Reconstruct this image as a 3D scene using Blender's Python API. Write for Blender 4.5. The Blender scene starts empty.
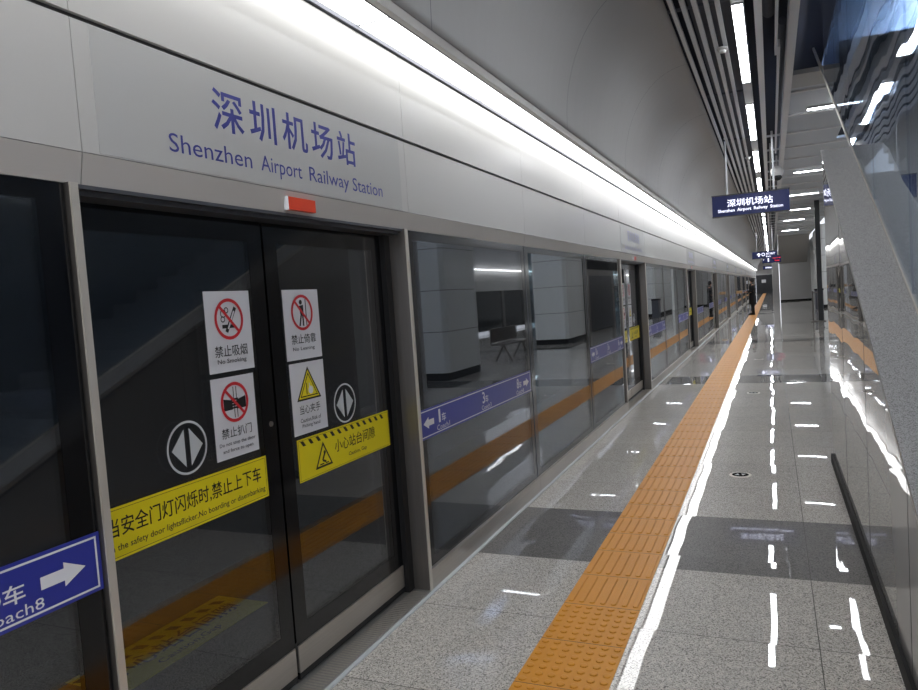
import bpy, math, random
from mathutils import Vector, Matrix
random.seed(7)
C = bpy.context.scene.collection
PITCH = 8.05            # one bay of the screen doors
NB = 12                 # bays ahead of the camera

# ------------------------------------------------------------------ materials
def newmat(name):
    m = bpy.data.materials.new(name); m.use_nodes = True
    nt = m.node_tree; nt.nodes.clear()
    out = nt.nodes.new('ShaderNodeOutputMaterial')
    return m, nt, out
def S(c):                                   # sRGB 0-255 -> linear
    return tuple(((v/255)/12.92 if v/255 <= .04045 else ((v/255+.055)/1.055)**2.4) for v in c) + (1,)
def pbr(name, col, rough=.5, metal=0, spec=.5, coat=0, noise=0, nscale=8, bump=0, bscale=20, aniso=None, ior=1.5):
    m, nt, out = newmat(name)
    b = nt.nodes.new('ShaderNodeBsdfPrincipled')
    b.inputs['Base Color'].default_value = S(col)
    b.inputs['Roughness'].default_value = rough
    b.inputs['Metallic'].default_value = metal
    b.inputs['Specular IOR Level'].default_value = spec
    b.inputs['IOR'].default_value = ior
    b.inputs['Coat Weight'].default_value = coat
    b.inputs['Coat Roughness'].default_value = .03
    nt.links.new(b.outputs[0], out.inputs[0])
    tc = nt.nodes.new('ShaderNodeTexCoord')
    mp = nt.nodes.new('ShaderNodeMapping'); nt.links.new(tc.outputs['Object'], mp.inputs[0])
    if aniso: mp.inputs['Scale'].default_value = aniso
    if noise:
        n = nt.nodes.new('ShaderNodeTexNoise'); n.inputs['Scale'].default_value = nscale
        n.inputs['Detail'].default_value = 4
        nt.links.new(mp.outputs[0], n.inputs['Vector'])
        mx = nt.nodes.new('ShaderNodeMix'); mx.data_type = 'RGBA'; mx.blend_type = 'MULTIPLY'
        mx.inputs[0].default_value = 1
        mx.inputs[6].default_value = S(col)
        r = nt.nodes.new('ShaderNodeMapRange')
        r.inputs['To Min'].default_value = 1-noise; r.inputs['To Max'].default_value = 1+noise
        nt.links.new(n.outputs[0], r.inputs[0]); nt.links.new(r.outputs[0], mx.inputs[7])
        nt.links.new(mx.outputs[2], b.inputs['Base Color'])
    if bump:
        n2 = nt.nodes.new('ShaderNodeTexNoise'); n2.inputs['Scale'].default_value = bscale
        n2.inputs['Detail'].default_value = 2
        nt.links.new(mp.outputs[0], n2.inputs['Vector'])
        bp = nt.nodes.new('ShaderNodeBump'); bp.inputs['Strength'].default_value = 1
        bp.inputs['Distance'].default_value = bump
        nt.links.new(n2.outputs[0], bp.inputs['Height']); nt.links.new(bp.outputs[0], b.inputs['Normal'])
        nt.links.new(bp.outputs[0], b.inputs['Coat Normal'])
    return m
def emit(name, col, s):
    m, nt, out = newmat(name)
    e = nt.nodes.new('ShaderNodeEmission'); e.inputs[0].default_value = S(col); e.inputs[1].default_value = s
    nt.links.new(e.outputs[0], out.inputs[0]); return m
def glass(name, tint, f0, rough=.0, bump=0, bscale=1.5, stretch=(1,1,1)):
    m, nt, out = newmat(name)
    N = nt.nodes.new; L = nt.links.new
    g = N('ShaderNodeNewGeometry')
    dot = N('ShaderNodeVectorMath'); dot.operation = 'DOT_PRODUCT'
    L(g.outputs['Normal'], dot.inputs[0]); L(g.outputs['Incoming'], dot.inputs[1])
    ab = N('ShaderNodeMath'); ab.operation = 'ABSOLUTE'; L(dot.outputs['Value'], ab.inputs[0])
    om = N('ShaderNodeMath'); om.operation = 'SUBTRACT'; om.inputs[0].default_value = 1; L(ab.outputs[0], om.inputs[1])
    pw = N('ShaderNodeMath'); pw.operation = 'POWER'; pw.inputs[1].default_value = 5; L(om.outputs[0], pw.inputs[0])
    ma = N('ShaderNodeMath'); ma.operation = 'MULTIPLY_ADD'; ma.inputs[1].default_value = 1-f0; ma.inputs[2].default_value = f0
    L(pw.outputs[0], ma.inputs[0])
    t = N('ShaderNodeBsdfTransparent'); t.inputs[0].default_value = tint
    gl = N('ShaderNodeBsdfGlossy'); gl.inputs['Roughness'].default_value = rough
    gl.inputs['Color'].default_value = (.95, .97, 1, 1) if f0 > .07 else (.7, .73, .78, 1)
    mx = N('ShaderNodeMixShader'); L(ma.outputs[0], mx.inputs[0]); L(t.outputs[0], mx.inputs[1]); L(gl.outputs[0], mx.inputs[2])
    if bump:
        tc = N('ShaderNodeTexCoord'); mp = N('ShaderNodeMapping'); mp.inputs['Scale'].default_value = stretch
        L(tc.outputs['Object'], mp.inputs[0])
        n = N('ShaderNodeTexNoise'); n.inputs['Scale'].default_value = bscale; n.inputs['Detail'].default_value = 1
        L(mp.outputs[0], n.inputs['Vector'])
        bp = N('ShaderNodeBump'); bp.inputs['Strength'].default_value = 1; bp.inputs['Distance'].default_value = bump
        L(n.outputs[0], bp.inputs['Height']); L(bp.outputs[0], gl.inputs['Normal'])
    L(mx.outputs[0], out.inputs[0]); return m

def math_(nt, op, a, b=None, c=None):
    n = nt.nodes.new('ShaderNodeMath'); n.operation = op
    for i, v in enumerate((a, b, c)):
        if v is None: continue
        if isinstance(v, (int, float)): n.inputs[i].default_value = v
        else: nt.links.new(v, n.inputs[i])
    return n.outputs[0]

def granite_color(nt, vec, light, dark, scale):
    """speckled granite colour: returns a colour socket"""
    N = nt.nodes.new; L = nt.links.new
    v = N('ShaderNodeTexVoronoi'); v.inputs['Scale'].default_value = scale; L(vec, v.inputs['Vector'])
    sep = N('ShaderNodeSeparateColor'); L(v.outputs['Color'], sep.inputs[0])
    n = N('ShaderNodeTexNoise'); n.inputs['Scale'].default_value = scale*.55; n.inputs['Detail'].default_value = 3; L(vec, n.inputs['Vector'])
    f = math_(nt, 'ADD', math_(nt, 'MULTIPLY', sep.outputs[0], .6), math_(nt, 'MULTIPLY', n.outputs[0], .5))
    r = N('ShaderNodeValToRGB'); cr = r.color_ramp
    cr.elements[0].position = .22; cr.elements[0].color = S(dark)
    cr.elements[1].position = .85; cr.elements[1].color = S(light)
    e = cr.elements.new(.42); e.color = S(tuple(.35*a+.65*b for a, b in zip(dark, light)))
    L(f, r.inputs[0]); return r.outputs[0]

def floor_material():
    m, nt, out = newmat('polished granite slabs')
    N = nt.nodes.new; L = nt.links.new
    b = N('ShaderNodeBsdfPrincipled'); L(b.outputs[0], out.inputs[0])
    g = N('ShaderNodeNewGeometry'); pos = g.outputs['Position']
    sp = N('ShaderNodeSeparateXYZ'); L(pos, sp.inputs[0])
    x, y = sp.outputs[0], sp.outputs[1]
    # slab grid: X joints every .79 from -.66 ; Y joints within an 8.05 bay
    u = math_(nt, 'DIVIDE', math_(nt, 'ADD', x, .66+7.9), .79)
    yb = math_(nt, 'MODULO', math_(nt, 'ADD', y, PITCH*4-4.12), PITCH)       # 0 at the near edge of the dark band
    band = math_(nt, 'LESS_THAN', yb, 1.0)
    yr = math_(nt, 'DIVIDE', math_(nt, 'SUBTRACT', yb, 1.0), .7833)          # nine slabs between the bands
    vv = math_(nt, 'ADD', math_(nt, 'MULTIPLY', band, math_(nt, 'SUBTRACT', yb, yr)), yr)
    bayi = math_(nt, 'FLOOR', math_(nt, 'DIVIDE', math_(nt, 'ADD', y, PITCH*4-4.12), PITCH))
    cu = math_(nt, 'FLOOR', u)
    cv = math_(nt, 'ADD', math_(nt, 'MULTIPLY', bayi, 17.0), math_(nt, 'ADD', math_(nt, 'FLOOR', yr), math_(nt, 'MULTIPLY', band, 30.0)))
    cb = N('ShaderNodeCombineXYZ'); L(cu, cb.inputs[0]); L(cv, cb.inputs[1])
    wn = N('ShaderNodeTexWhiteNoise'); wn.noise_dimensions = '3D'; L(cb.outputs[0], wn.inputs['Vector'])
    # joints
    def joint(sock, w):
        f = math_(nt, 'FRACT', sock)
        d = math_(nt, 'MINIMUM', f, math_(nt, 'SUBTRACT', 1.0, f))
        return math_(nt, 'LESS_THAN', d, w)
    ju = math_(nt, 'MULTIPLY', joint(u, .0026), math_(nt, 'GREATER_THAN', x, -.6))
    jv = math_(nt, 'MULTIPLY', joint(yr, .0026), math_(nt, 'SUBTRACT', 1.0, band))
    je = math_(nt, 'LESS_THAN', math_(nt, 'ABSOLUTE', math_(nt, 'SUBTRACT', yb, 1.0)), .003)
    jm = math_(nt, 'MAXIMUM', math_(nt, 'MAXIMUM', ju, jv), je)
    lightc = granite_color(nt, pos, (214, 208, 199), (72, 69, 65), 210)
    darkc = granite_color(nt, pos, (122, 119, 115), (32, 31, 30), 210)
    m1 = N('ShaderNodeMix'); m1.data_type = 'RGBA'; L(band, m1.inputs[0]); L(lightc, m1.inputs[6]); L(darkc, m1.inputs[7])
    # per slab tone + cloudy variation
    cl = N('ShaderNodeTexNoise'); cl.inputs['Scale'].default_value = 1.3; cl.inputs['Detail'].default_value = 3; L(pos, cl.inputs['Vector'])
    tone = math_(nt, 'ADD', math_(nt, 'MULTIPLY', wn.outputs['Value'], .1), math_(nt, 'ADD', math_(nt, 'MULTIPLY', cl.outputs[0], .22), .84))
    tc_ = N('ShaderNodeCombineColor'); [L(tone, tc_.inputs[i]) for i in range(3)]
    m2 = N('ShaderNodeMix'); m2.data_type = 'RGBA'; m2.blend_type = 'MULTIPLY'; m2.inputs[0].default_value = 1
    L(m1.outputs[2], m2.inputs[6]); L(tc_.outputs[0], m2.inputs[7])
    m3 = N('ShaderNodeMix'); m3.data_type = 'RGBA'; L(jm, m3.inputs[0]); L(m2.outputs[2], m3.inputs[6]); m3.inputs[7].default_value = S((72, 68, 63))
    L(m3.outputs[2], b.inputs['Base Color'])
    b.inputs['Roughness'].default_value = .45; b.inputs['Specular IOR Level'].default_value = .2
    b.inputs['Coat Weight'].default_value = 1; b.inputs['Coat IOR'].default_value = 1.4
    n4 = N('ShaderNodeTexNoise'); n4.inputs['Scale'].default_value = 14; n4.inputs['Detail'].default_value = 5; L(pos, n4.inputs['Vector'])
    L(math_(nt, 'MULTIPLY_ADD', n4.outputs[0], .03, .0), b.inputs['Coat Roughness'])
    # every slab lies a hair out of level, and the polish is faintly wavy
    n5 = N('ShaderNodeTexNoise'); n5.inputs['Scale'].default_value = 3.2; n5.inputs['Detail'].default_value = 0; L(pos, n5.inputs['Vector'])
    def off(vs, k):
        s1 = N('ShaderNodeVectorMath'); s1.operation = 'SUBTRACT'; L(vs, s1.inputs[0]); s1.inputs[1].default_value = (.5, .5, .5)
        s2 = N('ShaderNodeVectorMath'); s2.operation = 'MULTIPLY'; L(s1.outputs[0], s2.inputs[0]); s2.inputs[1].default_value = k
        return s2.outputs[0]
    a = N('ShaderNodeVectorMath'); L(off(wn.outputs['Color'], (.014, .004, 0)), a.inputs[0]); L(off(n5.outputs['Color'], (.009, .003, 0)), a.inputs[1])
    a2 = N('ShaderNodeVectorMath'); L(a.outputs[0], a2.inputs[0]); L(g.outputs['Normal'], a2.inputs[1])
    nn = N('ShaderNodeVectorMath'); nn.operation = 'NORMALIZE'; L(a2.outputs[0], nn.inputs[0])
    L(nn.outputs[0], b.inputs['Coat Normal'])
    return m

def stone(name, light, dark, scale=330, rough=.35, coat=0):
    m, nt, out = newmat(name)
    b = nt.nodes.new('ShaderNodeBsdfPrincipled'); nt.links.new(b.outputs[0], out.inputs[0])
    g = nt.nodes.new('ShaderNodeNewGeometry')
    nt.links.new(granite_color(nt, g.outputs['Position'], light, dark, scale), b.inputs['Base Color'])
    b.inputs['Roughness'].default_value = rough; b.inputs['Coat Weight'].default_value = coat
    b.inputs['Coat Roughness'].default_value = .02
    return m

def brushed(name, col, rough=.3, axis=1):
    st = [90, 90, 90]; st[axis] = 1.5
    m = pbr(name, col, rough, metal=.8, noise=.12, nscale=1.5, aniso=tuple(st))
    return m

def glossy_wall():
    """white-grey polished cladding of the stair side, mirror-like at grazing view, panels slightly out of true"""
    m, nt, out = newmat('polished grey cladding')
    N = nt.nodes.new; L = nt.links.new
    b = N('ShaderNodeBsdfPrincipled'); L(b.outputs[0], out.inputs[0])
    b.inputs['Base Color'].default_value = S((118, 116, 113)); b.inputs['Roughness'].default_value = .4
    b.inputs['Coat Weight'].default_value = 1; b.inputs['Coat IOR'].default_value = 1.55; b.inputs['Coat Roughness'].default_value = .008
    g = N('ShaderNodeNewGeometry'); sp = N('ShaderNodeSeparateXYZ'); L(g.outputs['Position'], sp.inputs[0])
    iy = math_(nt, 'FLOOR', math_(nt, 'DIVIDE', math_(nt, 'ADD', sp.outputs[1], 20 - 4.3), 1.25))
    cb = N('ShaderNodeCombineXYZ'); L(iy, cb.inputs[0])
    wn = N('ShaderNodeTexWhiteNoise'); L(cb.outputs[0], wn.inputs['Vector'])
    n5 = N('ShaderNodeTexNoise'); n5.inputs['Scale'].default_value = 1.6; n5.inputs['Detail'].default_value = 1; L(g.outputs['Position'], n5.inputs['Vector'])
    def off(vs, k):
        s1 = N('ShaderNodeVectorMath'); s1.operation = 'SUBTRACT'; L(vs, s1.inputs[0]); s1.inputs[1].default_value = (.5, .5, .5)
        s2 = N('ShaderNodeVectorMath'); s2.operation = 'MULTIPLY'; L(s1.outputs[0], s2.inputs[0]); s2.inputs[1].default_value = k
        return s2.outputs[0]
    a = N('ShaderNodeVectorMath'); L(off(wn.outputs['Color'], (0, .006, .004)), a.inputs[0]); L(off(n5.outputs['Color'], (0, .012, .006)), a.inputs[1])
    a2 = N('ShaderNodeVectorMath'); L(a.outputs[0], a2.inputs[0]); L(g.outputs['Normal'], a2.inputs[1])
    nn = N('ShaderNodeVectorMath'); nn.operation = 'NORMALIZE'; L(a2.outputs[0], nn.inputs[0])
    L(nn.outputs[0], b.inputs['Coat Normal'])
    return m

M = dict(
    floor=floor_material(),
    ledge=pbr('dark ledge', (70, 68, 66), .8),
    tunnel=pbr('dark tunnel concrete', (38, 38, 40), .9, noise=.2),
    void=pbr('black painted soffit', (44, 47, 60), .9),
    duct=pbr('dark duct', (78, 81, 90), .6),
    header=pbr('white header panel', (188, 187, 184), .24, spec=.45, bump=.0012, bscale=1.3),
    film=pbr('glossy name film', (181, 181, 179), .2, spec=.6, bump=.0012, bscale=1.3),
    fascia=pbr('warm grey fascia', (186, 182, 177), .38),
    seam=pbr('dark seam', (60, 60, 60), .6),
    under=pbr('header soffit', (70, 72, 78), .4),
    steel=brushed('brushed steel', (122, 118, 114), .38, 2),
    kick=brushed('brushed kick steel', (184, 178, 170), .36, 1),
    sill=brushed('ribbed sill', (170, 168, 164), .42, 0),
    edge=pbr('polished steel edge', (206, 200, 190), .35, metal=.45),
    rubber=pbr('black rubber', (18, 18, 20), .5),
    glass=glass('screen glass', (.60, .63, .66, 1), .105),
    frit=pbr('black border', (12, 13, 16), .12, spec=.5),
    bglass=glass('balustrade glass', (.72, .78, .84, 1), .06, .01, bump=.0022, bscale=.8, stretch=(1, 2.0, .45)),
    tray=emit('tray diffuser', (255, 255, 255), 6.2),
    led=emit('led diffuser', (250, 252, 255), 21),
    alu=pbr('grey aluminium', (178, 178, 180), .4, metal=.35),
    lip=pbr('tray lip', (180, 178, 174), .4),
    cove=pbr('grey cove panel', (170, 170, 170), .55, spec=.4, noise=.03, nscale=.8, bump=.004, bscale=2.2, aniso=(1, 1.8, .4)),
    slat=pbr('grey slat', (208, 210, 214), .5),
    panel=pbr('ribbed ceiling panel', (192, 197, 204), .55),
    bar=pbr('ceiling bar', (208, 209, 212), .45),
    white=pbr('white enamel column', (222, 226, 226), .25, noise=.02),
    grey=pbr('grey wall', (165, 165, 165), .5, noise=.04, nscale=2),
    dgrey=pbr('stair soffit', (140, 139, 138), .6),
    black=pbr('black skirting', (14, 14, 15), .6, spec=.15),
    cap=pbr('black cap disc', (14, 14, 15), .9, spec=.05),
    post=pbr('black post', (30, 32, 36), .3),
    wall=glossy_wall(),
    coping=stone('granite coping', (176, 174, 172), (92, 90, 88), 330, .5),
    step=stone('granite steps', (205, 204, 203), (130, 128, 126), 300, .4),
    blue_panel=pbr('blue grey ceiling panel', (168, 194, 232), .35),
    tactile=pbr('orange tactile tile', (206, 138, 36), .42, spec=.3, noise=.1, nscale=3),
    blue=pbr('blue sign', (48, 56, 148), .3),
    navy=pbr('navy sign', (32, 42, 98), .25),
    letter=pbr('blue lettering', (60, 64, 140), .35),
    wht=pbr('white print', (225, 226, 230), .4),
    ltwht=pbr('pale print', (186, 190, 192), .4),
    paper=pbr('white sticker', (206, 206, 210), .4),
    yellow=pbr('yellow sticker', (222, 205, 20), .4),
    ink=pbr('black print', (20, 20, 20), .5),
    ink2=pbr('grey print', (40, 40, 44), .5),
    red=pbr('red print', (196, 40, 48), .4),
    lampred=pbr('red lamp lens', (226, 74, 44), .3),
    glow=emit('lit white letters', (225, 228, 255), 1.6),
    redled=emit('red led text', (255, 40, 45), 1.3),
    coat=pbr('black coat', (16, 16, 20), .8), skin=pbr('skin', (196, 150, 125), .5), hair=pbr('hair', (20, 18, 18), .5),
    fur=pbr('grey fur trim', (110, 108, 106), .9), tan=pbr('tan paper bag', (205, 165, 120), .7),
    dome=pbr('white plastic', (205, 205, 205), .4), lens=pbr('dark dome', (40, 42, 46), .1),
    eglass=glass('lift glass', (.45, .55, .58, 1), .12),
    dark=pbr('dark machine', (40, 44, 50), .4),
)

# ------------------------------------------------------------------ mesh helpers
class MB:
    def __init__(s): s.v = []; s.f = []; s.m = []; s.mats = []
    def mi(s, mat):
        if mat not in s.mats: s.mats.append(mat)
        return s.mats.index(mat)
    def add(s, vs, fs, mat):
        o = len(s.v); s.v += [tuple(v) for v in vs]; k = s.mi(mat)
        for f in fs: s.f.append([o+i for i in f]); s.m.append(k)
        return s
    def box(s, x0, x1, y0, y1, z0, z1, mat):
        vs = [(x, y, z) for x in (x0, x1) for y in (y0, y1) for z in (z0, z1)]
        return s.add(vs, [(0,1,3,2),(4,6,7,5),(0,4,5,1),(2,3,7,6),(0,2,6,4),(1,5,7,3)], mat)
    def prism(s, prof, axis, a, b, mat):
        """closed profile (2D) extruded from a to b along axis"""
        def P(p, t):
            return {'y': (p[0], t, p[1]), 'x': (t, p[0], p[1]), 'z': (p[0], p[1], t)}[axis]
        n = len(prof); vs = [P(p, a) for p in prof] + [P(p, b) for p in prof]
        fs = [(i, (i+1) % n, n+(i+1) % n, n+i) for i in range(n)] + [tuple(range(n))[::-1], tuple(range(n, 2*n))]
        return s.add(vs, fs, mat)
    def tube(s, a, b, r, mat, n=12, r2=None):
        a, b = Vector(a), Vector(b); d = (b-a).normalized(); q = d.to_track_quat('Z', 'Y'); r2 = r if r2 is None else r2
        vs = [a + q @ Vector((r*math.cos(t), r*math.sin(t), 0)) for t in [2*math.pi*i/n for i in range(n)]]
        vs += [b + q @ Vector((r2*math.cos(t), r2*math.sin(t), 0)) for t in [2*math.pi*i/n for i in range(n)]]
        fs = [(i, (i+1) % n, n+(i+1) % n, n+i) for i in range(n)] + [tuple(range(n))[::-1], tuple(range(n, 2*n))]
        return s.add(vs, fs, mat)
    def lathe(s, c, prof, mat, n=24, sx=1, sy=1):
        c = Vector(c); vs = []; fs = []; k = len(prof)
        for r, z in prof:
            for i in range(n):
                t = 2*math.pi*i/n; vs.append(c + Vector((sx*r*math.cos(t), sy*r*math.sin(t), z)))
        for j in range(k-1):
            for i in range(n): fs.append((j*n+i, j*n+(i+1) % n, (j+1)*n+(i+1) % n, (j+1)*n+i))
        fs += [tuple(range(n))[::-1], tuple(range((k-1)*n, k*n))]
        return s.add(vs, fs, mat)
    def build(s, name, parent=None, smooth=False, origin=None):
        me = bpy.data.meshes.new(name)
        o0 = Vector(origin) if origin else (world_loc(parent) if parent else Vector((0, 0, 0)))
        me.from_pydata([tuple(Vector(v)-o0) for v in s.v], [], s.f)
        for m in s.mats: me.materials.append(M[m])
        me.polygons.foreach_set('material_index', s.m)
        if smooth: me.polygons.foreach_set('use_smooth', [True]*len(s.f))
        me.update()
        o = bpy.data.objects.new(name, me); C.objects.link(o)
        if parent: o.parent = parent
        else: o.location = o0
        return o
def world_loc(o):
    v = Vector((0, 0, 0))
    while o: v += o.location; o = o.parent
    return v
def tag(o, label, cat, group=None, kind=None):
    o['label'] = label; o['category'] = cat
    if group: o['group'] = group
    if kind: o['kind'] = kind
    return o
def thing(name, label, cat, loc, group=None):
    o = bpy.data.objects.new(name, None); o.empty_display_size = .2; C.objects.link(o); o.location = loc
    return tag(o, label, cat, group)
def struct(o, label=None):
    o['kind'] = 'structure'
    if label: o['label'] = label
    return o
def copy_tree(o, parent=None):
    c = o.copy(); C.objects.link(c)
    if parent: c.parent = parent
    for ch in o.children: copy_tree(ch, c)
    return c

# flat artwork laid on a plane: O origin, u right, v up, n normal
class Art:
    def __init__(s, mb, O, u, v): s.mb = mb; s.O = Vector(O); s.u = Vector(u); s.v = Vector(v); s.n = s.u.cross(s.v).normalized()
    def P(s, x, y, h): return s.O + s.u*x + s.v*y + s.n*h
    def poly(s, pts, mat, h=.001):
        s.mb.add([s.P(x, y, h) for x, y in pts], [tuple(range(len(pts)))], mat)
    def slab(s, x0, x1, y0, y1, mat, t=.0015):
        vs = [s.P(x, y, h) for h in (0, t) for x, y in ((x0, y0), (x1, y0), (x1, y1), (x0, y1))]
        s.mb.add(vs, [(3,2,1,0),(4,5,6,7),(0,1,5,4),(1,2,6,5),(2,3,7,6),(3,0,4,7)], mat)
    def rect(s, x0, x1, y0, y1, mat, h=.002): s.poly([(x0, y0), (x1, y0), (x1, y1), (x0, y1)], mat, h)
    def frame(s, x0, x1, y0, y1, w, mat, h=.002):
        s.rect(x0, x1, y0, y0+w, mat, h); s.rect(x0, x1, y1-w, y1, mat, h)
        s.rect(x0, x0+w, y0+w, y1-w, mat, h); s.rect(x1-w, x1, y0+w, y1-w, mat, h)
    def ring(s, cx, cy, r, w, mat, h=.002, n=40):
        for i in range(n):
            a, b = 2*math.pi*i/n, 2*math.pi*(i+1)/n
            s.poly([(cx+r*math.cos(a), cy+r*math.sin(a)), (cx+r*math.cos(b), cy+r*math.sin(b)), (cx+(r-w)*math.cos(b), cy+(r-w)*math.sin(b)), (cx+(r-w)*math.cos(a), cy+(r-w)*math.sin(a))], mat, h)
    def disc(s, cx, cy, r, mat, h=.002, n=28, sy=1):
        s.poly([(cx+r*math.cos(2*math.pi*i/n), cy+r*sy*math.sin(2*math.pi*i/n)) for i in range(n)], mat, h)
    def line(s, x0, y0, x1, y1, w, mat, h=.002):
        d = Vector((x1-x0, y1-y0)); p = Vector((-d.y, d.x)).normalized()*w/2
        s.poly([(x0+p.x, y0+p.y), (x0-p.x, y0-p.y), (x1-p.x, y1-p.y), (x1+p.x, y1+p.y)][::-1], mat, h)
    def text(s, body, x0, x1, y0, y1, mat, h=.002, bold=0, res=2):
        vs, fs, bb = text_mesh(body, bold, res)
        w, g = bb[1]-bb[0], bb[3]-bb[2]
        s.mb.add([s.P(x0+(a-bb[0])/w*(x1-x0), y0+(b-bb[2])/g*(y1-y0), h) for a, b in vs], fs, mat)
_tc = {}
def text_mesh(body, bold, res):
    k = (body, bold, res)
    if k in _tc: return _tc[k]
    c = bpy.data.curves.new('lettering', 'FONT'); c.body = body; c.offset = bold; c.resolution_u = res
    c.fill_mode = 'FRONT'
    o = bpy.data.objects.new('lettering', c); C.objects.link(o)
    dg = bpy.context.evaluated_depsgraph_get(); dg.update()
    me = o.evaluated_get(dg).to_mesh()
    vs = [(v.co.x, v.co.y) for v in me.vertices]; fs = [tuple(p.vertices) for p in me.polygons]
    bb = (min(v[0] for v in vs), max(v[0] for v in vs), min(v[1] for v in vs), max(v[1] for v in vs))
    o.evaluated_get(dg).to_mesh_clear(); bpy.data.objects.remove(o); bpy.data.curves.remove(c)
    _tc[k] = (vs, fs, bb); return _tc[k]
UY, UZ, UX = (0, 1, 0), (0, 0, 1), (1, 0, 0)
ORD = ['zeroth','first','second','third','fourth','fifth','sixth','seventh','eighth','ninth','tenth','eleventh','twelfth','thirteenth','fourteenth','fifteenth','sixteenth','seventeenth','eighteenth','nineteenth','twentieth','twenty-first','twenty-second','twenty-third','twenty-fourth','twenty-fifth','twenty-sixth']

YN, YF = -10.0, 100.0
# ------------------------------------------------------------------ the room shell
struct(MB().box(-1.79, 8.45, YN, YF, -.12, 0, 'floor').build('floor'))
struct(MB().box(-3.3, -1.965, YN, YF, -.14, -.012, 'ledge').build('trim_1'))
struct(MB().box(-5.2, -3.3, YN, YF, -1.6, -1.4, 'tunnel').build('trim_2'))
struct(MB().box(-5.4, -5.2, YN, YF, -1.6, 5.3, 'tunnel').build('wall_left'))
struct(MB().box(-5.4, 3.5, YN, YF, 6.1, 6.25, 'void').build('ceiling'))
# header beam behind the panels, running the whole platform
struct(MB().box(-2.15, -1.835, YN, YF, 2.015, 2.96, 'under').build('trim_3'))
struct(MB().box(-1.835, -1.815, YN, YF, 2.484, 2.502, 'seam').build('trim_4'))
# light steel angle along the foot of the fixed panels
struct(MB().box(-1.80, -1.775, YN, YF, -.001, .006, 'ltwht').build('trim_5'))

# curved cove between light tray and slats
prof = [(-1.548, 3.0)]
for i in range(19):
    t = math.pi/2*i/18; prof.append((-1.548+.76*(1-math.cos(t))**1.0, 3.06+1.07*math.sin(t)))
cove = MB()
vs = []; fs = []
ys = [YN + 1.0*i for i in range(int((YF-YN))+1)]
inner = prof; outer = [(x-.03, z+.04) for x, z in prof]
n = len(prof)
for y in ys:
    for x, z in inner: vs.append((x, y, z))
for j in range(len(ys)-1):
    for i in range(n-1): fs.append((j*n+i, (j+1)*n+i, (j+1)*n+i+1, j*n+i+1))
cove.add(vs, fs, 'cove')
o = struct(cove.build('ceiling_cove', smooth=True)); o.name = 'trim_6'
md = o.modifiers.new('s', 'SOLIDIFY'); md.thickness = .02; md.offset = -1
# fine joints of the cove panels
for i in range(40):
    y = -4.6+2.68*i
    mb = MB()
    vs = []; fs = []
    for x, z in prof:
        cx, cz = x+.004*.7, z-.003
        vs += [(cx, y, cz), (cx, y+.006, cz)]
    for k in range(n-1): fs.append((2*k, 2*k+1, 2*k+3, 2*k+2))
    mb.add(vs, fs, 'duct')
    if i == 0: JJ = MB()
    JJ.add(vs, fs, 'duct')
struct(JJ.build('trim_7'))
# black soffit and services above the slats
struct(MB().box(-2.2, .4, YN, YF, 5.0, 5.1, 'void').build('ceiling_void'))

# ------------------------------------------------------------------ tactile strip
tac = MB(); X0, X1 = -1.052, -.664; W = X1-X0
y = -1.68
tiles = []
while y < YF-1:
    yb = (y+8.05*4-4.12) % PITCH
    L = .335 if yb < .99 and yb > -.01 else .4
    # the joints fall on the edges of the dark band
    if yb < 4.0+4.06 and yb > PITCH-.42 and abs(PITCH-yb-.4) > .02: L = PITCH-yb if PITCH-yb > .2 else L
    tiles.append((y, L)); y += L
tac.box(X0, X1, -1.68, YF-1, -.001, .003, 'tactile')
SEAM = tac
for y, L in tiles:
    yb = (y-1.6) % PITCH
    dots = y < 3.2
    SEAM.box(X0, X1, y-.0015, y+.0015, .0028, .0034, 'seam')
    p = W/7
    if dots:
        seg = 10 if y < 8 else 6
        nr = 7
        for r in range(nr):
            for c in range(7):
                cx, cy = X0+p*(c+.5), y+L/nr*(r+.5)
                tac.lathe((cx, cy, 0), [(.0175, .003), (.0165, .0065), (.012, .008)], 'tactile', seg)
    else:
        for c in range(7):
            cx = X0+p*(c+.5); a, b = y+.022, y+L-.022
            vs = []
            for hw, e, z in ((.0145, 0, .003), (.0115, .004, .0078)):
                vs += [(cx-hw, a+e+.01, z), (cx-hw*.5, a+e, z), (cx+hw*.5, a+e, z), (cx+hw, a+e+.01, z), (cx+hw, b-e-.01, z), (cx+hw*.5, b-e, z), (cx-hw*.5, b-e, z), (cx-hw, b-e-.01, z)]
            fs = [(i, (i+1) % 8, 8+(i+1) % 8, 8+i) for i in range(8)] + [tuple(range(8, 16))]
            tac.add(vs, fs, 'tactile')
t = tac.build('tactile_strip')
tag(t, 'long orange tactile paving strip of bars and dots running down the platform floor', 'tactile paving')

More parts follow.
